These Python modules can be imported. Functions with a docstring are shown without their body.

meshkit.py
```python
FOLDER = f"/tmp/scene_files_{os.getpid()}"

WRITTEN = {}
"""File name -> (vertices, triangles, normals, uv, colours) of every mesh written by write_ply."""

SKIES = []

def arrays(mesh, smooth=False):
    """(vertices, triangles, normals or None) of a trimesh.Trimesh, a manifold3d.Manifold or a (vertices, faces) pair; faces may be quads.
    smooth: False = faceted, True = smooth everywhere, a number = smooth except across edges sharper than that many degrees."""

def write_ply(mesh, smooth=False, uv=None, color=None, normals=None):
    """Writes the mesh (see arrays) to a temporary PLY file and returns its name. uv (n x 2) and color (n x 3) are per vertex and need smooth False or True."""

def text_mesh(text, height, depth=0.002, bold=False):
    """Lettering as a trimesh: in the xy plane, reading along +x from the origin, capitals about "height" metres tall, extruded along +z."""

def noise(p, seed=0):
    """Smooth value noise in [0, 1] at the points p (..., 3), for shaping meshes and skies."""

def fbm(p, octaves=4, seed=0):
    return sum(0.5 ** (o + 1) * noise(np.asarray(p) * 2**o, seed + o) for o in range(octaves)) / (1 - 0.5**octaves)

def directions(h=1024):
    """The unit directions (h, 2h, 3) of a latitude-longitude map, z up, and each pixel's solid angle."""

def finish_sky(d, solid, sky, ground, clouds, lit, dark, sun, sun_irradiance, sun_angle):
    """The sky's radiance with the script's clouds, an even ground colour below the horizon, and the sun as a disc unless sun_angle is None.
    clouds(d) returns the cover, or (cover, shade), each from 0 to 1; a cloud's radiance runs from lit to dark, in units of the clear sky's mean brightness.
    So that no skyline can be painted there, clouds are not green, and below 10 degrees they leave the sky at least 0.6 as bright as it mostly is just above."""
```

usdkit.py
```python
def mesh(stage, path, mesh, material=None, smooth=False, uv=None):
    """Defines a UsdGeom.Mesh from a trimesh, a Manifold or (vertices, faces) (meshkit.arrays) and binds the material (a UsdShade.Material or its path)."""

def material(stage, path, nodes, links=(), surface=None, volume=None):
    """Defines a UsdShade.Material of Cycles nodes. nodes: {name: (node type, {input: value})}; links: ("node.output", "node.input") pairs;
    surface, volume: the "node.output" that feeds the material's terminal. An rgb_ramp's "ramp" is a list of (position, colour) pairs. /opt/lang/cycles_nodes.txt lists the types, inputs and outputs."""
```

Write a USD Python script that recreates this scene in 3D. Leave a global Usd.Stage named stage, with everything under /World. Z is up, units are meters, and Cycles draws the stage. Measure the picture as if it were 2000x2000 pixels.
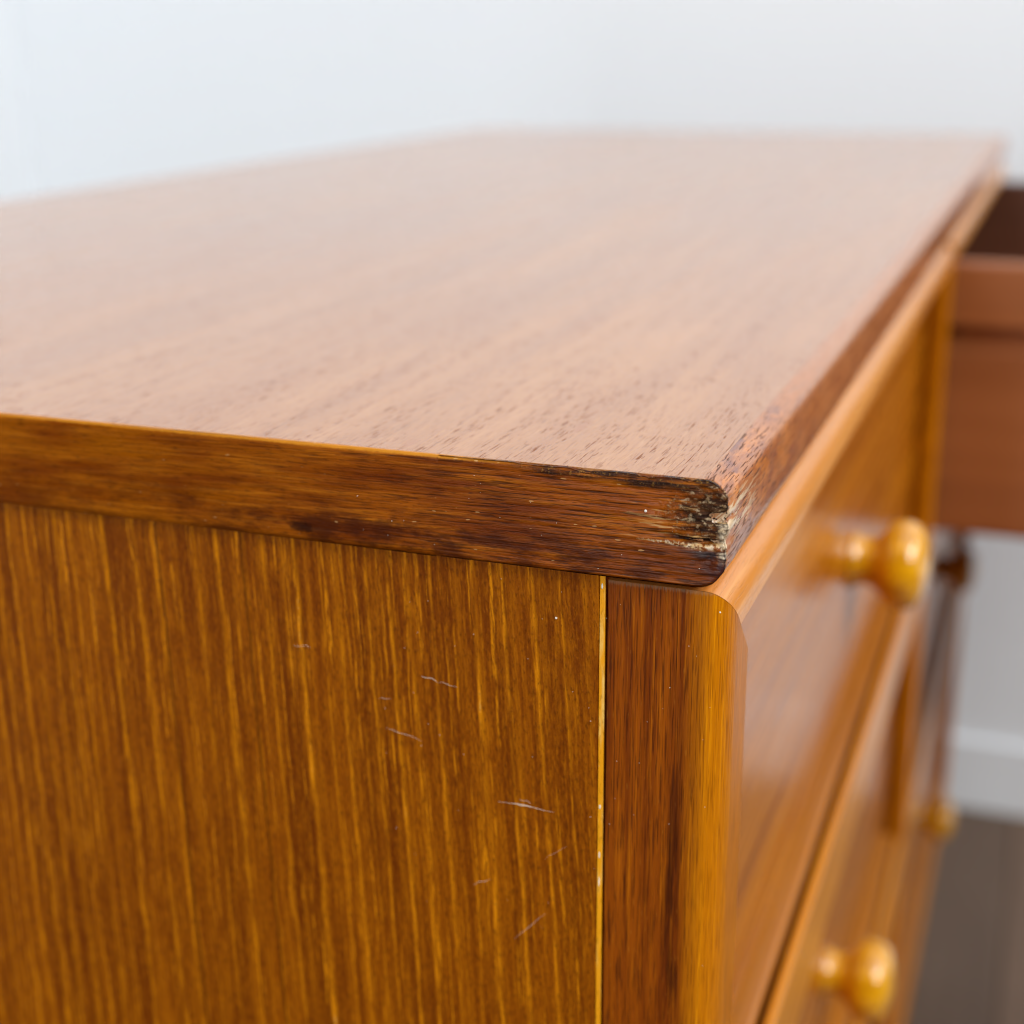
import math, random
import numpy as np, trimesh, manifold3d as m3
import usdkit, meshkit
from pxr import Usd, UsdGeom, UsdLux, Gf, Sdf
from shapely.geometry import Polygon, box as sbox

stage = Usd.Stage.CreateInMemory()
UsdGeom.SetStageUpAxis(stage, UsdGeom.Tokens.z)
UsdGeom.SetStageMetersPerUnit(stage, 1.0)
world = UsdGeom.Xform.Define(stage, '/World')
stage.SetDefaultPrim(world.GetPrim())
UsdGeom.Scope.Define(stage, '/World/Looks')

# ------------------------------------------------------------------ camera
# axes: x = towards the drawer fronts, y = along the chest away from the camera, z = up; the near
# top corner of the chest is the origin.
CAM = np.array([0.04984, -0.23808, 0.07323])
YAW, PITCH, ROLL = 0.36205, 0.31417, -0.00929
FOCAL = 34.04
cy, sy = math.cos(YAW), math.sin(YAW)
fw = np.array([-sy * math.cos(PITCH), cy * math.cos(PITCH), -math.sin(PITCH)])
rt = np.array([cy, sy, 0.0])
up = np.cross(rt, fw)
rt, up = rt * math.cos(ROLL) + up * math.sin(ROLL), -rt * math.sin(ROLL) + up * math.cos(ROLL)
cam = UsdGeom.Camera.Define(stage, '/World/camera')
cam.CreateHorizontalApertureAttr(24.0)
cam.CreateVerticalApertureAttr(24.0)
cam.CreateFocalLengthAttr(FOCAL)
cam.CreateClippingRangeAttr(Gf.Vec2f(0.01, 100))
cam.CreateFStopAttr(6.0)
cam.CreateFocusDistanceAttr(float((np.array([-0.018, 0.0, -0.025]) - CAM) @ fw))
cam.CreateExposureAttr(0.0)
M = Gf.Matrix4d(*[float(v) for row in (np.r_[rt, 0], np.r_[up, 0], np.r_[-fw, 0], np.r_[CAM, 1]) for v in row])
cam.AddTransformOp().Set(M)


# ------------------------------------------------------------------ lamps
def rect_lamp(name, pos, target, w, h, intensity, color=(1, 1, 1)):
    l = UsdLux.RectLight.Define(stage, '/World/' + name)
    l.CreateWidthAttr(w); l.CreateHeightAttr(h)
    l.CreateIntensityAttr(intensity)
    l.CreateColorAttr(Gf.Vec3f(*color))
    p, t = np.array(pos, float), np.array(target, float)
    z = p - t; z /= np.linalg.norm(z)
    x = np.cross([0, 0, 1.0], z) if abs(z[2]) < .99 else np.array([1.0, 0, 0])
    x /= np.linalg.norm(x); y = np.cross(z, x)
    l.AddTransformOp().Set(Gf.Matrix4d(*[float(v) for row in (np.r_[x, 0], np.r_[y, 0], np.r_[z, 0], np.r_[p, 1]) for v in row]))
    return l


rect_lamp('window_lamp', (2.0, -0.95, 1.65), (0.15, 0.4, 0.0), 1.3, 1.3, 12.2, (1.0, 0.985, 0.965))
rect_lamp('side_window_lamp', (2.6, 0.15, 2.1), (0.0, 0.5, -0.1), 1.3, 1.0, 8.5, (0.96, 0.985, 1.0))
rect_lamp('far_window_lamp', (-0.35, -2.6, 0.35), (-0.2, 0.2, 0.0), 0.34, 1.7, 19.0, (0.95, 0.98, 1.0))
rect_lamp('overhead_fill', (0.3, 0.0, 2.3), (0.3, 0.0, 0), 2.8, 2.8, 1.55, (0.90, 0.97, 1.05))  # unseen soft panel added overhead as ambient fill

# ------------------------------------------------------------------ material helper
class G:
    def __init__(self):
        self.n, self.l, self.c = {}, [], 0

    def add(self, kind, out, **inp):
        self.c += 1
        name = f'n{self.c}'
        vals = {}
        for k, v in inp.items():
            if isinstance(v, str) and '.' in v and v.split('.')[0] in self.n:
                self.l.append((v, f'{name}.{k}'))
            elif v is not None:
                vals[k] = v
        self.n[name] = (kind, vals)
        return f'{name}.{out}'

    def pos(self): return self.add('geometry', 'position')
    def obj(self): return self.add('texture_coordinate', 'object')
    def map(self, v, scale=(1, 1, 1), loc=(0, 0, 0), rot=(0, 0, 0)):
        return self.add('mapping', 'vector', vector=v, scale=scale, location=loc, rotation=rot)
    def noise(self, v, scale=1.0, detail=2.0, rough=0.5, dist=0.0):
        return self.add('noise_texture', 'fac', vector=v, scale=scale, detail=detail, roughness=rough, distortion=dist)
    def m(self, t, a, b=0.5, c=0.0, clamp=False):
        return self.add('math', 'value', math_type=t, value1=a, value2=b, value3=c, use_clamp=clamp)
    def rng(self, v, a, b, lo=0.0, hi=1.0, smooth=True):
        return self.add('map_range', 'result', range_type='smoothstep' if smooth else 'linear', value=v, from_min=a, from_max=b, to_min=lo, to_max=hi, clamp=True)
    def mix(self, f, a, b, t='mix'):
        return self.add('mix_color', 'result', blend_type=t, fac=f, a=a, b=b)
    def xyz(self, v):
        n = self.add('separate_xyz', 'x', vector=v).split('.')[0]
        return n + '.x', n + '.y', n + '.z'
    def vec(self, x, y, z): return self.add('combine_xyz', 'vector', x=x, y=y, z=z)
    def bump(self, h, strength, dist): return self.add('bump', 'normal', height=h, strength=strength, distance=dist)

    def done(self, name, color, rough=0.4, normal=None, spec=0.5, **kw):
        p = self.add('principled_bsdf', 'BSDF', base_color=color, roughness=rough, normal=normal, specular_ior_level=spec, **kw)
        return usdkit.material(stage, '/World/Looks/' + name, self.n, self.l, surface=p)


def grain_vec(g, axis, across=(1, 1), shear=0.0, wob=0.0):
    """Position with the grain along +third: returns (u, v, w) with w along the axis."""
    x, y, z = g.xyz(g.pos())
    o = {'x': (y, z, x), 'y': (x, z, y), 'z': (x, y, z)}[axis]
    u = o[0]
    if shear:
        u = g.m('multiply_add', o[2], shear, u)
    return u, o[1], o[2]


def wood(name, axis, dark, mid, light, streak=400.0, stretch=0.03, pore=2200.0, rough=0.35, pore_amt=0.5, pore_col=None, fig=60.0, spec=0.5, shear=0.0, seed=0.0, bump=0.25, light_amt=1.0, coat=0.0):
    g = G()
    u, v, w = grain_vec(g, axis, shear=shear)
    base = g.vec(u, v, g.m('multiply_add', w, stretch, seed))
    broad = g.noise(base, fig, 3, 0.55, 0.3)
    fine = g.noise(base, streak, 4, 0.6, 0.1)
    porev = g.vec(u, v, g.m('multiply_add', w, stretch * 2.2, seed + 3.1))
    pores = g.noise(porev, pore, 2, 0.5)
    c = g.mix(g.rng(broad, 0.3, 0.7), dark, mid)
    c = g.mix(g.m('multiply', g.rng(fine, 0.5, 0.78), light_amt), c, light)
    pm = g.rng(pores, 0.56, 0.68)
    c = g.mix(g.m('multiply', pm, pore_amt), c, pore_col or tuple(k * .35 for k in dark))
    h = g.m('multiply_add', pm, -0.8, fine)
    r = g.rng(fine, 0.2, 0.8, rough - .06, rough + .07)
    return g.done(name, c, r, g.bump(h, bump, 0.0002), spec, coat_weight=coat, coat_roughness=0.12)


# ---- the top: pale, worn satin veneer with short dark pores running along y
def mat_top():
    g = G()
    u, v, w = grain_vec(g, 'y')
    u = g.m('multiply_add', g.m('subtract', g.noise(g.vec(g.m('multiply', u, 14.0), v, g.m('multiply', w, 7.0)), 1.0, 2, 0.5), 0.5), 0.006, u)
    b = g.vec(u, v, g.m('multiply', w, 0.05))
    broad = g.noise(g.vec(u, v, g.m('multiply', w, 0.10)), 45, 3, 0.6, 0.3)
    flow = g.noise(b, 240, 4, 0.62, 0.1)
    fibre = g.noise(g.vec(u, v, g.m('multiply', w, 0.06)), 1300, 3, 0.65)
    pore = g.noise(g.vec(u, v, g.m('multiply', w, 0.065)), 2300, 2, 0.55, 0.1)
    pore2 = g.noise(g.vec(u, v, g.m('multiply_add', w, 0.11, 5.0)), 2700, 2, 0.55)
    dens = g.rng(flow, 0.35, 0.62)
    c = g.mix(g.rng(broad, 0.3, 0.7), (0.425, 0.166, 0.047), (0.525, 0.228, 0.074))
    big = g.noise(g.vec(u, v, g.m('multiply', w, 0.25)), 11, 2, 0.5)
    c = g.mix(g.rng(big, 0.38, 0.66, 0.0, 0.38), c, (0.40, 0.150, 0.045))
    c = g.mix(g.m('multiply', g.rng(flow, 0.44, 0.70), 0.38), c, (0.42, 0.155, 0.048))
    c = g.mix(g.m('multiply', g.rng(fibre, 0.50, 0.70), 0.35), c, (0.34, 0.120, 0.040))
    c = g.mix(g.m('multiply', g.rng(fibre, 0.46, 0.30), 0.35), c, (0.60, 0.290, 0.115))
    pm = g.m('multiply', g.rng(pore, 0.565, 0.625), g.m('multiply_add', dens, 0.80, 0.20))
    pm2 = g.m('multiply', g.rng(pore2, 0.57, 0.66), g.m('multiply_add', dens, 0.40, 0.15))
    pm = g.m('maximum', pm, pm2)
    c = g.mix(g.m('multiply', pm, 0.85), c, (0.19, 0.048, 0.008))
    fl = g.rng(g.noise(g.vec(u, v, g.m('multiply', w, 0.35)), 150, 0, 0.5), 0.80, 0.86)
    c = g.mix(g.m('multiply', fl, 0.55), c, (0.40, 0.13, 0.035))
    h = g.m('multiply_add', pm, -1.0, g.m('multiply', fibre, 0.4))
    r = g.rng(broad, 0.25, 0.75, 0.13, 0.19)
    return g.done('top_veneer', c, r, g.bump(h, 0.25, 0.0002), g.m('multiply_add', pm, -0.45, 0.5), coat_weight=g.m('multiply_add', pm, -0.33, 0.35), coat_roughness=0.07)


# ---- side veneer: deep amber with yellow pore streaks
def streak_table(x0, x1, n=256):
    """Strength of the pale pore lines of the side veneer over the distance x0..x1 from the front edge."""
    lines = [(-.16179, .6, 1.3), (-.15757, .8, 1.1), (-.15334, .5, 1.2), (-.14852, .7, 1.0), (-.1453, .7, .8), (-.14159, .6, 1.0), (-.13847, .4, .9),
             (-.13345, .8, 1.3), (-.12591, .75, 1.1), (-.12108, .8, 1.0), (-.11586, .35, .8), (-.11113, .45, .9), (-.10611, .9, 1.2), (-.09978, .4, .9),
             (-.09535, .55, .8), (-.08842, 1.0, 1.4), (-.08289, .5, .7), (-.07937, .85, 1.1), (-.07545, .5, .8), (-.07284, .75, .8), (-.06812, .85, 1.0),
             (-.064, .95, .9), (-.05907, .8, .7), (-.05033, .95, 1.3), (-.0443, .75, 1.1), (-.03817, .8, .9), (-.03264, .55, .6), (-.0283, .3, .5)]
    r = np.random.default_rng(11)
    lines += [(-.165 - .0055 * k - .003 * r.random(), .4 + .5 * r.random(), .8 + .5 * r.random()) for k in range(50)]
    x = np.linspace(x0, x1, n); v = np.zeros(n)
    for c, s, w in lines:
        w *= 0.00038
        d = x - c
        v = np.maximum(v, s * np.where(d < 0, np.exp(-(d / (w * .75)) ** 2), np.exp(-(d / (w * 1.15)) ** 2)))
    return [(float((q - x0) / (x1 - x0)), (float(k),) * 3) for q, k in zip(x, v)]


def mat_side():
    g = G()
    x, y, z = g.xyz(g.pos())
    wob = g.noise(g.vec(g.m('multiply', x, 9.0), 0.0, g.m('multiply', z, 26.0)), 1.0, 2, 0.5)
    k = g.m('multiply_add', x, 0.43, 0.0684)
    u0 = g.m('multiply_add', z, k, x)
    u = g.m('multiply_add', g.m('subtract', wob, 0.5), 0.0013, u0)
    wav = g.noise(g.vec(g.m('multiply', x, 260.0), 0.0, g.m('multiply', z, 130.0)), 1.0, 2, 0.6)
    u2 = g.m('multiply_add', g.m('subtract', wav, 0.5), 0.0007, u)
    broad = g.noise(g.vec(u, 0.0, g.m('multiply', z, 0.06)), 95, 3, 0.55)
    mid = g.noise(g.vec(u2, 0.7, g.m('multiply', z, 0.03)), 620, 2.0, 0.6)
    dash = g.noise(g.vec(u, 0.1, g.m('multiply', z, 0.09)), 1500, 3, 0.7)
    grit = g.noise(g.vec(u, 0.5, g.m('multiply', z, 0.25)), 2300, 3, 0.7)
    slow = g.noise(g.vec(g.m('multiply', u, 420.0), 0.4, g.m('multiply', z, 48.0)), 1.0, 3, 0.6)
    t1 = g.add('rgb_ramp', 'color', fac=g.rng(u2, -0.24, -0.09, 0.0, 1.0, False), ramp=streak_table(-0.24, -0.09))
    t2 = g.add('rgb_ramp', 'color', fac=g.rng(u2, -0.09, -0.02, 0.0, 1.0, False), ramp=streak_table(-0.09, -0.02))
    ln = g.add('rgb_to_bw', 'val', color=g.mix(g.m('greater_than', u2, -0.09), t1, t2))
    c = g.mix(g.rng(broad, 0.3, 0.7), (0.165, 0.034, 0.0002), (0.270, 0.066, 0.0004))
    c = g.mix(g.m('multiply', g.rng(mid, 0.45, 0.75), 0.55), c, (0.46, 0.140, 0.0010))
    c = g.mix(g.m('multiply', g.rng(dash, 0.46, 0.70), 0.60), c, (0.47, 0.142, 0.0012))
    c = g.mix(g.m('multiply', g.rng(mid, 0.52, 0.30), 0.55), c, (0.120, 0.020, 0.0002))
    s1 = g.m('multiply', g.m('multiply', ln, g.rng(dash, 0.34, 0.56, 0.15, 1.0)), g.rng(slow, 0.34, 0.58, 0.22, 1.0))
    s1 = g.m('multiply', s1, g.rng(grit, 0.30, 0.58, 0.55, 1.05))
    fin = g.noise(g.vec(u2, 2.2, g.m('multiply', z, 0.012)), 1300, 1.5, 0.6)
    s3 = g.m('multiply', g.m('multiply', g.rng(fin, 0.55, 0.66), g.rng(dash, 0.38, 0.58)), g.rng(slow, 0.62, 0.40, 0.15, 0.75))
    s1 = g.m('maximum', s1, s3)
    c = g.mix(s1, c, (0.82, 0.285, 0.003))
    core = g.m('multiply', g.rng(s1, 0.72, 0.95), g.rng(slow, 0.55, 0.63))
    c = g.mix(g.m('multiply', core, 0.7), c, (0.95, 0.62, 0.18))
    for xj in (-0.1201, -0.1002):
        d = g.m('absolute', g.m('subtract', u2, xj))
        c = g.mix(g.rng(d, 0.00012, 0.00036, 0.7, 0.0), c, (0.055, 0.012, 0.0002))
    c = g.mix(g.rng(grit, 0.50, 0.68, 0, 0.65), c, (0.075, 0.015, 0.0002))
    c = g.mix(g.rng(grit, 0.46, 0.28, 0, 0.45), c, (0.52, 0.155, 0.0015))
    h = g.m('multiply_add', dash, 0.6, grit)
    h = g.m('multiply_add', s1, -0.7, h)
    return g.done('side_veneer', c, 0.40, g.bump(h, 0.55, 0.0003), 0.07)


# ---- edge strip on the end of the top: dark, worn, burnt and chipped towards the corner
def mat_edge():
    g = G()
    x, y, z = g.xyz(g.pos())
    zt = g.m('multiply_add', x, -0.012, z)
    b = g.vec(g.m('multiply', x, 0.035), 0.0, zt)
    broad = g.noise(g.vec(g.m('multiply', x, 0.20), 0.0, zt), 150, 3, 0.6, 0.2)
    line = g.noise(b, 1000, 4, 0.7, 0.1)
    thin = g.noise(g.vec(g.m('multiply', x, 0.045), 2.0, zt), 2300, 2, 0.6)
    hair = g.noise(g.vec(g.m('multiply', x, 0.09), 4.0, zt), 4200, 2, 0.6)
    mott = g.noise(g.pos(), 620, 3, 0.65)
    mott2 = g.noise(g.pos(), 1500, 3, 0.65)
    near = g.rng(x, -0.125, -0.03)                     # 0 far left, 1 by the corner
    ca = g.mix(near, (0.185, 0.036, 0.0003), (0.135, 0.022, 0.0004))
    cb = g.mix(near, (0.32, 0.086, 0.0006), (0.32, 0.070, 0.0006))
    c = g.mix(g.rng(broad, 0.3, 0.7), ca, cb)
    c = g.mix(g.m('multiply', g.rng(line, 0.46, 0.72), g.rng(broad, 0.35, 0.6, 0.2, 0.75)), c, (0.50, 0.150, 0.0020))
    dkl = g.m('multiply', g.rng(thin, 0.50, 0.62), g.rng(x, -0.11, -0.02, 0.30, 0.80))
    c = g.mix(dkl, c, (0.030, 0.006, 0.0008))
    c = g.mix(g.rng(hair, 0.54, 0.68, 0, 0.6), c, (0.040, 0.008, 0.0006))
    # red-brown stains towards the lower edge
    st = g.m('multiply', g.rng(g.m('multiply_add', mott, 0.003, z), -0.0065, -0.0150), g.rng(g.noise(g.vec(g.m('multiply', x, 0.4), 5.0, z), 210, 4, 0.65), 0.42, 0.60))
    st = g.m('multiply', st, g.rng(x, -0.15, -0.07, 0.30, 0.78))
    c = g.mix(st, c, (0.042, 0.006, 0.0006))
    sx = g.m('multiply', g.m('subtract', x, -0.0845), 230.0); sz = g.m('multiply', g.m('subtract', z, -0.0172), 650.0)
    rad = g.m('sqrt', g.m('add', g.m('multiply', sx, sx), g.m('multiply', sz, sz)))
    spot = g.rng(g.m('multiply_add', mott, 1.3, rad), 1.6, 1.0)
    c = g.mix(g.m('multiply', spot, 0.8), c, (0.020, 0.003, 0.0005))
    # orange rub along the upper arris, then black grime nearer the corner, both broken up
    rub = g.m('multiply', g.rng(g.m('multiply_add', mott2, 0.0004, z), -0.0005, -0.0001), g.rng(x, -0.035, -0.055))
    c = g.mix(g.m('multiply', rub, 0.8), c, (0.62, 0.24, 0.02))
    streak = g.noise(g.vec(g.m('multiply', x, 0.12), 6.0, zt), 900, 3, 0.65)
    depth = g.m('multiply_add', g.noise(g.vec(g.m('multiply', x, 0.35), 0.0, 0.0), 210, 3, 0.6), -0.0040, g.rng(x, -0.05, -0.004, 0.0016, -0.0004, False))
    gr = g.m('multiply', g.rng(g.m('subtract', z, depth), -0.0010, 0.0006), g.rng(g.m('multiply_add', mott, 0.02, x), -0.046, -0.014))
    gr = g.m('multiply', gr, g.rng(streak, 0.34, 0.56, 0.10, 1.0))
    c = g.mix(g.m('multiply', gr, 0.92), c, (0.020, 0.0095, 0.0065))
    och = g.m('multiply', g.m('multiply', gr, g.rng(mott2, 0.56, 0.66)), g.rng(z, -0.0030, -0.0004))
    c = g.mix(g.m('multiply', och, 0.75), c, (0.34, 0.16, 0.03))
    # the battered corner: black dirt with pale bare fibres showing through
    cx = g.m('multiply', x, 1 / 0.0130)
    cz = g.m('multiply', g.m('subtract', z, -0.0066), 1 / 0.0072)
    rr = g.m('sqrt', g.m('add', g.m('multiply', cx, cx), g.m('multiply', cz, cz)))
    rr = g.m('multiply_add', mott, 0.9, rr)
    rr = g.m('multiply_add', line, 0.55, rr)
    dirt = g.rng(rr, 1.70, 1.12)
    c = g.mix(g.m('multiply', dirt, 0.92), c, g.mix(g.rng(line, 0.4, 0.62), (0.011, 0.0075, 0.006), (0.050, 0.020, 0.007)))
    fib = g.noise(g.vec(g.m('multiply', x, 0.55), 1.0, z), 1150, 5, 0.75, 0.4)
    bare = g.m('multiply', g.rng(fib, 0.515, 0.62), g.rng(rr, 1.72, 1.35))
    c = g.mix(g.m('multiply', bare, 0.72), c, g.mix(g.rng(mott2, 0.4, 0.6), (0.36, 0.215, 0.085), (0.64, 0.48, 0.29)))
    # fibres lifted towards the corner, one long split with a pale lower lip
    fl = g.noise(g.vec(g.m('multiply', x, 0.07), 8.0, zt), 1500, 2, 0.6)
    lift = g.m('multiply', g.m('multiply', g.rng(fl, 0.58, 0.64), g.rng(x, -0.026, -0.010)), g.m('multiply', g.rng(z, -0.0042, -0.0060), g.rng(z, -0.0135, -0.0115)))
    c = g.mix(g.m('multiply', lift, 0.7), c, (0.58, 0.34, 0.12))
    zz = g.m('multiply_add', g.m('subtract', g.noise(g.vec(g.m('multiply', x, 220.0), 3.0, 0.0), 1.0, 3, 0.6), 0.5), 0.0016, z)
    zz = g.m('multiply_add', x, 0.035, zz)
    d = g.m('absolute', g.m('subtract', zz, -0.01245))
    lip = g.m('multiply', g.rng(d, g.rng(x, -0.018, -0.004, 0.0002, 0.0008), 0.0001), g.rng(x, -0.019, -0.010))
    lip = g.m('multiply', lip, g.rng(mott2, 0.44, 0.58, 0.0, 1.0))
    c = g.mix(lip, c, g.mix(g.rng(mott, 0.45, 0.6), (0.62, 0.42, 0.20), (0.75, 0.60, 0.42)))
    d2 = g.m('absolute', g.m('subtract', zz, -0.01125))
    c = g.mix(g.m('multiply', g.rng(d2, 0.00055, 0.0002), g.rng(x, -0.014, -0.007)), c, (0.016, 0.007, 0.005))
    d3 = g.m('absolute', g.m('subtract', zz, -0.0139))
    c = g.mix(g.m('multiply', g.m('multiply', g.rng(d3, 0.0013, 0.0003), g.rng(x, -0.010, -0.003)), g.rng(mott, 0.35, 0.5, 0.4, 0.9)), c, (0.022, 0.018, 0.020))
    # pale raw edge right at the corner, dark purple-brown below it
    ed = g.m('multiply', g.rng(x, -0.0022, -0.0006), g.rng(g.noise(g.vec(0.0, 0.0, z), 520, 3, 0.6), 0.40, 0.54))
    ed = g.m('multiply', g.m('multiply', ed, g.rng(z, -0.0160, -0.0135)), g.rng(z, -0.0070, -0.0090))
    c = g.mix(g.m('multiply', ed, g.rng(mott2, 0.35, 0.5, 0.3, 1.0)), c, (0.80, 0.66, 0.46))
    lowd = g.m('multiply', g.m('multiply', g.rng(x, -0.0045, -0.0010), g.rng(z, -0.0125, -0.0140)), g.rng(mott, 0.35, 0.55))
    c = g.mix(g.m('multiply', lowd, 0.75), c, (0.040, 0.018, 0.022))
    # sparse tiny pale nicks
    nk = g.rng(g.noise(g.vec(g.m('multiply', x, 0.25), 7.0, zt), 1900, 0, 0.5), 0.80, 0.84)
    c = g.mix(g.m('multiply', nk, 0.6), c, (0.62, 0.36, 0.14))
    h = g.m('add', g.m('multiply', line, 0.6), g.m('multiply', thin, -0.7))
    h = g.m('multiply_add', hair, -0.3, h)
    h = g.m('multiply_add', g.m('multiply', dirt, fib), 2.5, h)
    h = g.m('multiply_add', gr, g.m('multiply', mott2, 1.5), h)
    r = g.m('add', g.rng(line, 0.3, 0.7, 0.26, 0.38), g.m('multiply', dirt, 0.2))
    return g.done('edge_strip', c, r, g.bump(h, 0.7, 0.0003), 0.13)


# ---- solid lipping along the front of the top: red-brown, black pores, scuffed pale near the corner
def mat_lip():
    g = G()
    x, y, z = g.xyz(g.pos())
    sh = g.m('subtract', x, z)                          # runs round the nosing
    b = g.vec(sh, 0.0, g.m('multiply', y, 0.12))
    flow = g.noise(b, 420, 4, 0.6, 0.2)
    pore = g.noise(g.vec(sh, 1.0, g.m('multiply', y, 0.10)), 1750, 2.0, 0.55, 0.2)
    mott = g.noise(g.pos(), 500, 3, 0.6)
    c = g.mix(g.rng(flow, 0.3, 0.7), (0.33, 0.105, 0.036), (0.52, 0.195, 0.060))
    wr = g.m('multiply', g.rng(g.noise(g.vec(sh, 4.0, g.m('multiply', y, 0.4)), 150, 3, 0.6), 0.48, 0.64), g.rng(y, 0.12, 0.01, 0.25, 0.9))
    c = g.mix(wr, c, (0.215, 0.075, 0.052))
    or_ = g.m('multiply', g.rng(g.noise(g.vec(sh, 9.0, g.m('multiply', y, 0.4)), 210, 2, 0.6), 0.52, 0.62), g.rng(y, 0.1, 0.0, 0.2, 0.8))
    c = g.mix(or_, c, (0.62, 0.21, 0.04))
    pm = g.m('multiply', g.rng(pore, 0.555, 0.62), g.rng(y, 0.12, 0.01, 0.30, 1.0))
    c = g.mix(g.m('multiply', pm, 0.75), c, (0.050, 0.020, 0.012))
    # dark lower half of the nosing
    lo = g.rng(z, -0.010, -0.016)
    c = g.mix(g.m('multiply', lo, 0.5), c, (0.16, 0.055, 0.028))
    far = g.m('multiply', g.rng(g.m('multiply_add', mott, 0.03, y), 0.035, 0.16), g.rng(z, -0.0060, -0.0015))
    c = g.mix(g.m('multiply', far, 0.9), c, g.mix(g.rng(flow, 0.35, 0.65), (0.50, 0.225, 0.098), (0.40, 0.150, 0.055)))
    # pale bare streaks beside the corner
    bn = g.noise(g.vec(sh, 2.0, g.m('multiply', y, 0.16)), 800, 3, 0.65)
    bz = g.m('multiply', g.rng(z, -0.0030, -0.0050), g.rng(z, -0.0130, -0.0095))
    bs = g.m('multiply', g.m('multiply', g.rng(bn, 0.48, 0.58), bz), g.rng(g.m('multiply_add', mott, 0.02, y), 0.042, 0.018))
    c = g.mix(g.m('multiply', bs, 0.95), c, (0.74, 0.57, 0.36))
    ed = g.m('multiply', g.rng(y, 0.0022, 0.0006), g.rng(g.noise(g.vec(0.0, 0.0, z), 520, 3, 0.6), 0.40, 0.55))
    ed = g.m('multiply', ed, g.rng(z, -0.0160, -0.0125))
    c = g.mix(g.m('multiply', ed, g.rng(z, -0.0022, -0.0040)), c, (0.74, 0.57, 0.36))
    loz = g.m('multiply', g.rng(g.m('multiply_add', bn, 0.002, z), -0.0160, -0.0168), g.rng(y, 0.10, 0.0))
    c = g.mix(g.m('multiply', loz, 0.8), c, (0.78, 0.55, 0.36))
    h = g.m('multiply_add', pm, -1.0, g.m('multiply', flow, 0.5))
    return g.done('front_lipping', c, g.rng(flow, 0.3, 0.7, 0.20, 0.30), g.bump(h, 0.35, 0.0002), g.m('multiply_add', pm, -0.45, 0.5), coat_weight=g.m('multiply_add', pm, -0.24, 0.25), coat_roughness=0.12)


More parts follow.
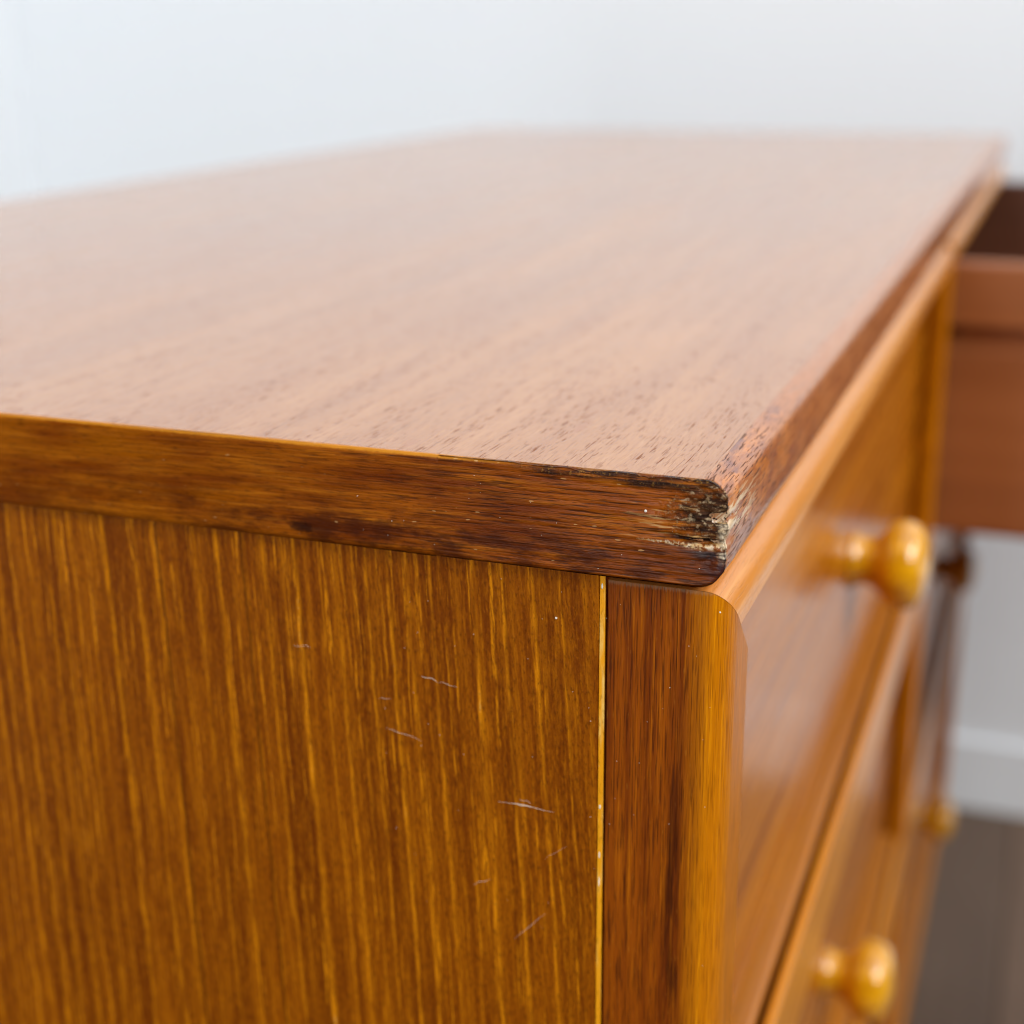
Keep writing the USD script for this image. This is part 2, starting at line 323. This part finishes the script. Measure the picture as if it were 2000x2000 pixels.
def mat_stile():
    g = G()
    x, y, z = g.xyz(g.pos())
    s = g.m('multiply_add', y, 0.8, x)
    b = g.vec(s, 0.0, g.m('multiply', z, 0.024))
    broad = g.noise(b, 260, 2, 0.5)
    fine = g.noise(b, 1300, 4, 0.7, 0.15)
    hair = g.noise(g.vec(s, 3.0, g.m('multiply', z, 0.030)), 3000, 2, 0.6)
    speck = g.noise(g.vec(s, 6.0, g.m('multiply', z, 0.15)), 2400, 1, 0.5)
    lit_round = g.rng(g.m('multiply_add', g.m('subtract', broad, 0.5), 0.006, x), -0.0090, -0.0008)  # brighter orange of the lit rounding is painted into the colour
    c = g.mix(g.rng(broad, 0.3, 0.7), (0.160, 0.027, 0.0002), (0.305, 0.066, 0.0004))
    c = g.mix(lit_round, c, g.mix(broad, (0.38, 0.105, 0.0005), (0.58, 0.190, 0.0008)))
    c = g.mix(g.m('multiply', g.rng(fine, 0.48, 0.74), 0.70), c, g.mix(lit_round, (0.56, 0.155, 0.0012), (0.82, 0.310, 0.002)))
    c = g.mix(g.m('multiply', g.rng(hair, 0.50, 0.64), g.m('multiply_add', lit_round, -0.12, 0.75)), c, g.mix(lit_round, (0.055, 0.009, 0.0002), (0.22, 0.055, 0.0004)))
    c = g.mix(g.m('multiply', g.rng(speck, 0.66, 0.74), 0.15), c, (0.60, 0.26, 0.03))
    dk = g.m('multiply', g.rng(g.m('absolute', g.m('subtract', x, -0.0088)), 0.0022, 0.0004), g.rng(g.noise(g.vec(s, 1.0, g.m('multiply', z, 0.12)), 420, 3, 0.6), 0.36, 0.58))
    c = g.mix(g.m('multiply', dk, g.rng(z, -0.035, -0.085, 0.1, 0.85)), c, (0.045, 0.007, 0.0002))
    # grey fluff caught on the sawn top edge
    top = g.m('multiply', g.rng(g.m('multiply_add', g.m('subtract', speck, 0.5), 0.0016, z), -0.0222, -0.0214), g.rng(hair, 0.35, 0.55, 0.3, 1.0))
    c = g.mix(g.m('multiply', top, 0.35), c, (0.34, 0.25, 0.15))
    h = g.m('multiply_add', hair, -0.8, fine)
    return g.done('stile_wood', c, 0.33, g.bump(h, 0.6, 0.0003), 0.16)


M_TOP, M_SIDE, M_EDGE, M_LIP, M_STILE = mat_top(), mat_side(), mat_edge(), mat_lip(), mat_stile()
M_RAIL = wood('rail_wood', 'y', (0.62, 0.225, 0.035), (0.76, 0.33, 0.075), (0.85, 0.42, 0.13), streak=500, rough=0.26, pore_amt=0.15, light_amt=0.5)
M_RAIL_SHADED = wood('shaded_rail_wood', 'y', (0.36, 0.115, 0.010), (0.46, 0.165, 0.022), (0.54, 0.22, 0.045), streak=500, rough=0.26, pore_amt=0.15, light_amt=0.5)  # darker copy of the rail wood: weaker light lower down put into the colour
M_DIV = wood('divider_wood', 'y', (0.50, 0.165, 0.004), (0.64, 0.235, 0.007), (0.72, 0.30, 0.015), streak=500, rough=0.26, pore_amt=0.15, light_amt=0.5)
M_FACE = wood('drawer_veneer', 'y', (0.32, 0.085, 0.002), (0.56, 0.185, 0.005), (0.70, 0.262, 0.012), streak=240, rough=0.20, pore_amt=0.25, light_amt=0.7, fig=60, bump=0.06, stretch=0.05)
M_STRIP = wood('inlay_wood', 'z', (0.76, 0.285, 0.004), (0.92, 0.400, 0.008), (0.95, 0.62, 0.16), streak=900, rough=0.35, pore_amt=0.35, stretch=0.10, spec=0.2)
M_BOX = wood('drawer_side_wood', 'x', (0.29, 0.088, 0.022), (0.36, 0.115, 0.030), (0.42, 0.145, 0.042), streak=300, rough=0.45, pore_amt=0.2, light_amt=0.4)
M_BOX_SHADED = wood('shaded_drawer_wood', 'x', (0.075, 0.020, 0.006), (0.10, 0.027, 0.008), (0.12, 0.035, 0.010), streak=300, rough=0.5, pore_amt=0.2)  # drawer wood darkened: the shade inside the open drawer is put into the colour
M_DARK = wood('carcass_wood', 'z', (0.10, 0.035, 0.012), (0.14, 0.05, 0.018), (0.17, 0.06, 0.02), rough=0.5)
M_FOOT = wood('leg_wood', 'z', (0.14, 0.045, 0.012), (0.20, 0.066, 0.018), (0.24, 0.085, 0.025), rough=0.35)


def mat_knob():
    g = G()
    o = g.obj()
    n = g.rng(g.noise(g.map(o, scale=(35, 260, 260)), 1.0, 3, 0.6), 0.3, 0.7)
    c = g.mix(n, (0.60, 0.245, 0.002), (0.90, 0.44, 0.004))
    ox = g.xyz(o)[0]
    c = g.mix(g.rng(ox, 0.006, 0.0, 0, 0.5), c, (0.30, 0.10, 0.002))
    return g.done('knob_wood', c, 0.24, None, 0.5, coat_weight=1.0, coat_roughness=0.05)


def mat_plain(name, col, rough, var=0.03, scale=8.0):
    g = G()
    n = g.noise(g.pos(), scale, 3, 0.55)
    c = g.mix(n, tuple(k * (1 - var) for k in col), tuple(min(1, k * (1 + var)) for k in col))
    return g.done(name, c, rough, g.bump(g.noise(g.pos(), 300, 2, 0.5), 0.05, 0.001))


M_KNOB = mat_knob()
M_WALL = mat_plain('wall_paint', (0.84, 0.87, 0.895), 0.7, 0.012, 3.0)
M_PLANK = [wood(f'plank_wood_{k}', 'y', tuple(c * s for c in (0.115, 0.066, 0.040)), tuple(c * s for c in (0.160, 0.095, 0.058)), tuple(c * s for c in (0.20, 0.125, 0.080)), streak=160, fig=18, rough=0.5, seed=k * 3.7, pore=900)
           for k, s in enumerate((0.72, 1.0, 1.25))]
M_SCRATCH = mat_plain('bare_scratch', (0.80, 0.64, 0.48), 0.6)
M_DUST = mat_plain('pale_dust', (0.85, 0.80, 0.70), 0.8)

# ------------------------------------------------------------------ object helpers
used = {}


def path_for(name, parent=None):
    base = (parent.GetPath().pathString if parent else '/World') + '/' + name
    k = used.get(base, -1) + 1
    used[base] = k
    return base if k == 0 else f'{base}_{k:03d}'


def setd(p, **kw):
    for k, v in kw.items():
        if v:
            p.SetCustomDataByKey(k, v)
    return p


def obj(name, mesh, mat, parent=None, smooth=35, **kw):
    m = usdkit.mesh(stage, path_for(name, parent), mesh, mat, smooth)
    return setd(m.GetPrim(), **kw)


def thing(name, loc=(0, 0, 0), **kw):
    x = UsdGeom.Xform.Define(stage, path_for(name))
    x.AddTranslateOp().Set(Gf.Vec3d(*loc))
    return setd(x.GetPrim(), **kw)


def tm(man):
    m = man.to_mesh()
    return trimesh.Trimesh(np.array(m.vert_properties[:, :3], float), np.array(m.tri_verts), process=False)


def mbox(x0, x1, y0, y1, z0, z1):
    return m3.Manifold.cube([x1 - x0, y1 - y0, z1 - z0]).translate([x0, y0, z0])


def rounded(x0, x1, y0, y1, z0, z1, r=0.001, seg=12):
    """A box with all its edges rounded."""
    r = min(r, (x1 - x0) / 2.01, (y1 - y0) / 2.01, (z1 - z0) / 2.01)
    pts = [m3.Manifold.sphere(r, seg).translate([a, b, c]) for a in (x0 + r, x1 - r) for b in (y0 + r, y1 - r) for c in (z0 + r, z1 - r)]
    return m3.Manifold.batch_hull(pts)


def corner(cx, cy_, r, a0, a1, n=10):
    return [(cx + r * math.cos(a), cy_ + r * math.sin(a)) for a in np.linspace(a0, a1, n)]


def prism_y(poly, y0, y1):
    """Extrude an (x, z) outline along y."""
    cs = m3.CrossSection([poly])
    m = cs.extrude(y1 - y0)                                  # (x, z, h)
    return m.rotate([90, 0, 0]).translate([0, y1, 0])         # z->-y flip handled by rotation


def prism_z(poly, z0, z1):
    return m3.CrossSection([poly]).extrude(z1 - z0).translate([0, 0, z0])


HALF = math.pi / 2
L, D, T = 0.987, 0.442, 0.020          # top: length, depth, thickness
ZB, ZF = -0.585, -0.751                # underside of the case, floor
XF = -0.0090                           # plane of the recessed drawer fronts
XR = 0.0008                            # front of the frame

# ------------------------------------------------------------------ the setting
YW, XW = 1.30, -1.172                 # far wall, left-hand wall
fl = setd(usdkit.mesh(stage, path_for('floor'), trimesh.creation.box(bounds=[[XW - 0.1, -3.0, ZF - 0.05], [3.2, YW, ZF - 0.006]]), M_DARK).GetPrim(), kind='structure')
rng = random.Random(5)
pw = 0.095
for i in range(int((1.2 - XW) / pw)):
    x0 = XW + i * pw
    cuts = [-0.9, -0.9 + 0.35 + rng.random() * 0.6, YW - 0.002]
    for a, b in zip(cuts[:-1], cuts[1:]):
        p = rounded(x0 + .0008, x0 + pw - .0008, a + .0008, b - .0008, ZF - 0.0055, ZF + rng.random() * .0003, 0.0012, 8)
        obj('plank', tm(p), M_PLANK[rng.randrange(3)], fl)
wall = obj('wall', trimesh.creation.box(bounds=[[XW - 0.1, YW, ZF - 0.05], [3.2, YW + 0.1, 2.0]]), M_WALL, smooth=False, kind='structure')
wl = obj('wall', trimesh.creation.box(bounds=[[XW - 0.1, -0.6, ZF - 0.05], [XW, YW - 0.0005, 2.0]]), M_WALL, smooth=False, kind='structure')
sk = [(YW - 0.006, ZF + 0.0005), (YW - 0.0005, ZF + 0.0005), (YW - 0.0005, ZF + 0.083)] + [(YW - 0.0045 + 0.0015 * math.cos(a), ZF + 0.0815 + 0.0015 * math.sin(a)) for a in np.linspace(HALF, math.pi, 6)] + [(YW - 0.006, ZF + 0.078)]
skm = m3.CrossSection([sk]).extrude(3.2 - XW - 0.002).rotate([90, 0, 90]).translate([XW + 0.001, 0, 0])
obj('skirting_board', tm(skm), M_WALL, label='white painted skirting board along the foot of the white wall', category='skirting board')

# ------------------------------------------------------------------ the chest of drawers
chest = thing('chest_of_drawers', label='varnished teak chest of drawers with a worn, chipped top corner', category='chest of drawers')


def fbm(p, s, o=4, seed=0): return meshkit.fbm(np.asarray(p) / s, o, seed) - 0.5


def erode(v):
    """Wear of the near top corner, the same for every piece that meets there."""
    v = v.copy()
    x, y, z = v[:, 0], v[:, 1], v[:, 2]
    e = np.exp(-(np.hypot(x, y) / 0.0048) ** 1.8)
    n = np.clip(fbm(np.c_[x * .5, y * .5, z], 0.0022, 4, 3) * 2 + 0.30, 0, 1)
    up_ = np.clip((z + 0.019) / 0.004, 0, 1)
    n = 0.6 * n + 0.7 * np.clip(fbm(np.c_[x * 0, y * 0, z], 0.0048, 3, 17) * 2 + 0.15, 0, 1)
    rag = np.clip(fbm(np.c_[x, y, z], 0.0008, 3, 41) * 1.6 + 0.75, 0.2, 1.4)
    for zc, wz, dp in ((-0.0112, 0.0010, 0.0016), (-0.0071, 0.0008, 0.0011), (-0.0038, 0.0006, 0.0005), (-0.0148, 0.0006, 0.0005)):
        n = n + (dp / 0.0019) * np.exp(-((z - zc) / wz) ** 2) * rag
    amt = e * n * up_ * 0.0019
    v[:, 0] -= amt * 0.8
    v[:, 1] += amt * 0.6
    for xc, wx, dp in ((-0.0068, 0.0016, 0.0007), (-0.0145, 0.0022, 0.00045), (-0.0260, 0.0030, 0.0005), (-0.0335, 0.0015, 0.00035)):
        v[:, 2] -= dp * np.exp(-((x - xc) / wx) ** 2 - (z / 0.0016) ** 2 - (y / 0.0013) ** 2) * rag
    # soft dents along the upper arris of the end
    a = np.exp(-((z / 0.0022) ** 2 + (y / 0.0022) ** 2))
    v[:, 2] -= a * np.clip(fbm(np.c_[x, y * 0, z * 0], 0.006, 4, 8) * 2, 0, 1) * 0.0007 * np.clip((x + 0.10) / 0.05, 0.15, 1)
    return v


def strip_disp(v):
    x, y, z = v[:, 0].copy(), v[:, 1].copy(), v[:, 2].copy()
    import shapely
    dd = shapely.distance(shapely.points(x, z), Polygon(band_poly).exterior)
    v = erode(v)
    v[:, 1] += np.where(y < 1e-5, 0.00042 * np.clip(1 - dd / 0.00055, 0, 1) ** 2, 0)
    f = np.exp(-np.clip(y, 0, 1) / 0.0006)
    # battered hollow and two splits
    rr = np.hypot(x / 0.0125, (z + 0.0065) / 0.0065)
    pit = np.clip(1.15 - rr, 0, 1) * np.clip(fbm(np.c_[x * .6, y * 0, z], 0.0016, 4, 21) * 2.2 + 0.35, 0, 1)
    zz = z + 0.0014 * fbm(np.c_[x, x * 0, x * 0], 0.004, 3, 5) + 0.035 * x
    crack = np.exp(-((zz + 0.0112) / 0.00045) ** 2) * np.clip((x + 0.015) / 0.008, 0, 1)
    crack += 0.6 * np.exp(-((zz + 0.0075) / 0.0004) ** 2) * np.clip((x + 0.012) / 0.006, 0, 1)
    ridge = fbm(np.c_[x * 0.05, y * 0, z], 0.0009, 3, 31) * np.clip((x + 0.08) / 0.07, 0.1, 1)
    v[:, 1] += f * (pit * 0.0011 + crack * 0.0008 + ridge * 0.00030 + 0.0001)
    return v


def fine(man, step, fn, zone=None):
    m = tm(man.refine_to_length(step))
    m.vertices = fn(np.array(m.vertices))
    return m


RT, RB = 0.0046, 0.0056
nose = [(-0.30, -T), (-RB, -T)] + corner(-RB, -T + RB, RB, -HALF, 0, 9) + corner(-RT, -RT, RT, 0, HALF, 9) + [(-0.30, 0)]
near_part = [p for p in nose]
# top panel: veneered board behind the nosing
panel = [(-D, -T + .001), (-D + .001, -T), (-RT, -T), (-RT, 0), (-D + .001, 0), (-D, -.001)]
top = obj('tabletop', tm(prism_y(panel, 0.0011, L)), M_TOP, chest, label='pale satin veneer top with fine dark pores')
lipp = [(-RT + 0.00002, -T), (-RB + .001, -T)] + corner(-RB, -T + RB, RB, -HALF + .18, 0, 9) + corner(-RT, -RT, RT, 0, HALF - .004, 12)
lipp = [(-RT + 0.00002, -T + .00003)] + [p for p in lipp[2:]]
lip_near, lip_far = prism_y(lipp, 0.0011, 0.07), prism_y(lipp, 0.07, L)
lm = trimesh.util.concatenate([fine(lip_near, 0.0006, erode), tm(lip_far)])
obj('front_lipping', lm, M_LIP, top, smooth=50)
band_poly = [(-D, -T), (-RB, -T)] + corner(-RB, -T + RB, RB, -HALF, 0, 9) + corner(-RT, -RT, RT, 0, HALF, 9) + [(-D, 0)]
b_all = prism_y(band_poly, 0.0, 0.0011)
b_edge = b_all ^ mbox(-0.018, 1, -1, 1, -1, 1)
b_near = b_all ^ mbox(-0.055, -0.018, -1, 1, -1, 1)
b_mid = b_all ^ mbox(-0.20, -0.055, -1, 1, -1, 1)
b_far = b_all ^ mbox(-1, -0.20, -1, 1, -1, 1)
bm = trimesh.util.concatenate([fine(b_edge, 0.00017, strip_disp), fine(b_near, 0.00028, strip_disp), fine(b_mid, 0.0008, strip_disp), tm(b_far)])
obj('end_strip', bm, M_EDGE, top, smooth=45, label='dark worn edge strip with a chipped blackened corner')

# near end: veneered side panel, pale inlay line, solid stile
Y0 = 0.0018
sp = rounded(-D + 0.004, -0.02385, Y0, 0.018, ZB, -0.0204, 0.0003, 6)
side = obj('side_panel', tm(sp), M_SIDE, chest, label='amber veneered end panel with yellow streaks and fine scratches')
st = m3.Manifold.batch_hull([mbox(-0.02375, -0.02275, Y0 + .0002, 0.017, ZB, -0.0206)])
n_ = tm(mbox(-0.02375, -0.02275, Y0 - .00005, 0.017, ZB, -0.0206).refine_to_length(0.0015))
vv = np.array(n_.vertices); k_ = vv[:, 1] < 0.005
vv[k_, 1] += 0.0002 * fbm(vv[k_] * [1, 0, 1], 0.004, 3, 2); n_.vertices = vv
obj('inlay_strip', n_, M_STRIP, side)

RX, R = 0.0050, 0.0072
ZT = -0.0212
plan = [(-0.0222, Y0)] + [(XR - RX + RX * math.cos(t), Y0 + R + R * math.sin(t)) for t in np.linspace(-HALF, 0, 16)] + [(XR, 0.488), (-0.0222, 0.488)]
prof = [(-0.0222, ZB), (XR, ZB)] + [(XR - RX + RX * math.cos(t), ZT - R + R * math.sin(t)) for t in np.linspace(0, HALF, 16)] + [(-0.0222, ZT)]
frame = prism_z(plan, ZB, ZT) ^ prism_y(prof, -0.1, 0.6)
# mitre plane where the two roundings meet: (ZT - z) = (y - Y0)
nrm = np.array([0, 1, 1.0]) / math.sqrt(2)
off = (Y0 + ZT) / math.sqrt(2)
stile = frame.trim_by_plane(-nrm, -off + 0.00004) ^ mbox(-1, 1, -1, 0.0190, -1, 1)
rail = frame.trim_by_plane(nrm, off + 0.00004) ^ mbox(-1, 1, -1, 1, -0.0305, 1)
obj('stile', tm(stile.refine_to_length(0.004)), M_STILE, chest, smooth=40, label='solid front stile with a rounded outer edge')
obj('rail', tm(rail), M_RAIL, chest, smooth=40)
rr2 = prism_y([(-0.0222, -0.0305), (XR, -0.0305)] + [(XR - RX + RX * math.cos(t), ZT - R + R * math.sin(t)) for t in np.linspace(0, HALF, 16)] + [(-0.0222, ZT)], 0.5065, 0.9655)
obj('rail', tm(rr2), M_RAIL, chest, smooth=40)
obj('stile', tm(rounded(-0.0222, XR, 0.4885, 0.506, ZB, ZT, 0.003)), M_STILE, chest)
obj('stile', tm(rounded(-0.0222, XR, 0.966, 0.9845, ZB, ZT, 0.005)), M_STILE, chest)
obj('side_panel', tm(rounded(-D + 0.004, -0.0226, 0.966, 0.984, ZB, -0.0204, 0.0006, 6)), M_SIDE, chest, label='far end panel of the chest')
obj('back_panel', tm(mbox(-D + 0.006, -D + 0.014, 0.0185, 0.9655, ZB + .002, -0.0206)), M_DARK, chest)
obj('partition', tm(mbox(-D + 0.0145, -0.0226, 0.4885, 0.506, ZB + .021, -0.0206)), M_DARK, chest)
obj('bottom_panel', tm(mbox(-D + 0.0145, -0.0226, 0.0185, 0.9655, ZB + .001, ZB + 0.02)), M_DARK, chest)

# rails between the drawers, each with a lipping that a fine groove sets off
cols = [(0.0192, 0.4883), (0.5065, 0.9655)]
rails = [(-0.1655, -0.1975), (-0.3405, -0.3725), (-0.5500, ZB)]
faces = [(-0.0311, -0.1625), (-0.1980, -0.3375), (-0.3730, -0.5470)]
for (a, b) in cols:
    for (zt, zb) in rails:
        rl = obj('rail', tm(rounded(-0.03, -0.0042, a, b, zb, zt, 0.0016, 16)), M_RAIL_SHADED, chest)
        obj('lipping', tm(rounded(-0.0026, XR, a, b, zb + .0002, zt - .0020, 0.0011, 12)), M_DIV, rl)

# knob: turned on the x axis, base on the drawer front
prof_k = [(0.0, 0.0), (0.0100, 0.0), (0.0102, 0.0008), (0.0094, 0.0020), (0.0087, 0.0036), (0.0084, 0.0055), (0.0086, 0.0072), (0.0095, 0.0090), (0.0111, 0.0106), (0.0129, 0.0119)]
prof_k += [(0.0158 - 0.0048 + 0.0048 * math.cos(t), 0.0180 + 0.0066 * math.sin(t)) for t in np.linspace(-0.85, 1.15, 16)]
prof_k += [(0.0095, 0.0257), (0.0063, 0.0266), (0.0030, 0.0271), (0.0, 0.0272)]
def smooth_prof(p, n=90):
    from scipy.interpolate import PchipInterpolator
    p = np.array(p); d = np.r_[0, np.cumsum(np.hypot(*np.diff(p, axis=0).T))]
    t = np.linspace(0, d[-1], n)
    return np.c_[PchipInterpolator(d, p[:, 0])(t), PchipInterpolator(d, p[:, 1])(t)]
knob_mesh = trimesh.creation.revolve(smooth_prof(prof_k), sections=64)
knob_mesh.apply_transform(np.array([[0, 0, 1, 0], [1, 0, 0, 0], [0, 1, 0, 0], [0, 0, 0, 1.0]]))   # z -> x


def knob(parent, x, y, z):
    m = usdkit.mesh(stage, path_for('knob', parent), knob_mesh, M_KNOB, True)
    UsdGeom.Xformable(m).AddTranslateOp().Set(Gf.Vec3d(x, y, z))
    return m.GetPrim()


for ci, (a, b) in enumerate(cols):
    for ri, (zt, zb) in enumerate(faces):
        pull = 0.33 if (ci == 1 and ri == 0) else 0.0
        f = rounded(XF - 0.018 + pull, XF + pull, a + .0012, b - .0012, zb + .0010, zt - .0010, 0.0012, 8)
        dr = obj('drawer', tm(f), M_FACE, chest, label='pulled-out top drawer with grooved sides' if pull else None)
        knob(dr, XF + pull - 0.0001, (a + b) / 2, {0: -0.1015, 1: -0.2715, 2: -0.4625}[ri])
        if pull:
            x1 = XF - 0.018 + pull - .0005
            for y0, y1, gy in ((a + .004, a + .016, -1), (b - .016, b - .004, 1)):
                s = rounded(x1 - 0.42, x1, y0, y1, -0.1725, -0.0325, 0.003, 12)
                gy0 = (y0 - .01, y0 + .006) if gy < 0 else (y1 - .006, y1 + .01)
                s = s - rounded(x1 - 0.5, x1 - 0.03, gy0[0], gy0[1], -0.0775, -0.0635, 0.001)
                obj('drawer_side', tm(s), M_BOX if gy < 0 else M_BOX_SHADED, dr, label=None if gy < 0 else 'far side board of the open drawer with the inside shade put into its colour')
            obj('drawer_back', tm(rounded(x1 - 0.42, x1 - 0.41, a + .0165, b - .0165, -0.1725, -0.045, 0.001)), M_BOX_SHADED, dr)
            obj('drawer_bottom', tm(mbox(x1 - 0.408, x1 - .001, a + .0165, b - .0165, -0.168, -0.162)), M_BOX_SHADED, dr)

# feet
fp = [(0.0, 0.0), (0.0105, 0.0), (0.0115, 0.001), (0.0190, 0.150), (0.0200, 0.158), (0.0200, 0.1656), (0.0, 0.1656)]
foot_mesh = trimesh.creation.revolve(np.array(fp), sections=32)
for (x, y) in ((-0.030, 0.957), (-0.030, 0.035), (-D + .05, 0.957), (-D + .05, 0.035)):
    m = usdkit.mesh(stage, path_for('leg', chest), foot_mesh, M_FOOT, 40)
    UsdGeom.Xformable(m).AddTranslateOp().Set(Gf.Vec3d(x, y, ZF + 0.0004))

# ------------------------------------------------------------------ scratches and dust
def ribbon(pts, w, lift=0.00004):
    """A hair-thin raised line over the end panel, pts = (x, z)."""
    p = np.array(pts, float)
    t = np.gradient(p, axis=0); t /= np.linalg.norm(t, axis=1)[:, None]
    n = np.c_[-t[:, 1], t[:, 0]]
    wd = 0.9 * w * np.sin(np.linspace(0.12, math.pi - 0.12, len(p)))[:, None]
    a, b = p + n * wd, p - n * wd
    y = Y0 - lift
    v = np.r_[np.c_[a[:, 0], np.full(len(a), y), a[:, 1]], np.c_[b[:, 0], np.full(len(b), y), b[:, 1]], np.c_[p[:, 0], np.full(len(p), y - lift), p[:, 1]]]
    N = len(p); f = []
    for i in range(N - 1):
        for o1, o2 in ((0, 2 * N), (2 * N, N)):
            f += [(o1 + i, o2 + i, o2 + i + 1), (o1 + i, o2 + i + 1, o1 + i + 1)]
    return trimesh.Trimesh(v, f, process=False)


def cast(px, py, y=Y0):
    d = fw + rt * (px - 1000) / (FOCAL / 24 * 2000) - up * (py - 1000) / (FOCAL / 24 * 2000)
    t = (y - CAM[1]) / d[1]
    return (CAM + t * d)[[0, 2]]


for zc, h, w_ in ((-.0684, .0005, .0002), (-.0790, .0008, .00016), (-.0850, .0012, .00014), (-.0226, .0006, .0002)):
    nm = m3.Manifold.sphere(1.0, 8).scale([w_, .00008, h]).translate([-.02335, Y0 - .00005, zc])
    obj('nick', tm(nm), M_DUST, side, smooth=True)
rs = np.random.default_rng(3)
for (x0, z0, x1, z1, w) in ((-.0605, -.0464, -.0570, -.0470, 6e-5), (-.0570, -.0471, -.0528, -.0477, 3e-5), (-.0445, -.0711, -.0327, -.0714, 5e-5), (-.0415, -.0712, -.0375, -.0713, 9e-5), (-.0415, -.1026, -.0343, -.0946, 4e-5),
                            (-.0688, -.0591, -.0609, -.0606, 3e-5), (-.0348, -.0824, -.0300, -.0785, 2e-5), (-.0702, -.0528, -.0674, -.0525, 3e-5), 
                            (-.0504, -.0916, -.0464, -.0895, 4e-5), (-.0400, -.0700, -.0375, -.0703, 3e-5), (-.0890, -.0440, -.0850, -.0436, 4e-5)):
    t = np.linspace(0, 1, 14)
    p = np.c_[x0 + (x1 - x0) * t, z0 + (z1 - z0) * t] + np.c_[t * 0, 0.00012 * np.sin(t * 9 + x0 * 900) + 0.0002 * np.sin(t * math.pi)]
    obj('scratch', ribbon(p, w), M_SCRATCH, side, smooth=False)
specks = []
for _ in range(70):
    x, z = -0.002 - 0.07 * rs.random() ** 1.3, -0.003 - 0.10 * rs.random() ** 1.4
    s = m3.Manifold.sphere(1.0, 6).scale([*(rs.random(2) * .00008 + .00003), .00006]).translate([x, (0.0 if z > -T else Y0), z])
    if -0.0235 < z < -0.0195:
        continue
    specks.append(tm(s))
for px, py, r in ((1261, 998, 2.6e-4), (1080, 1214, 2.2e-4), (1402, 1203, 1.8e-4)):
    x, z = cast(px, py, 0.0)
    specks.append(tm(m3.Manifold.sphere(r, 10).scale([1, .6, 1]).translate([x, -0.0000 if z > -T else Y0, z])))
obj('dust', trimesh.util.concatenate(specks), M_DUST, kind='stuff', label='pale dust specks clinging to the wood near the worn corner', category='dust')
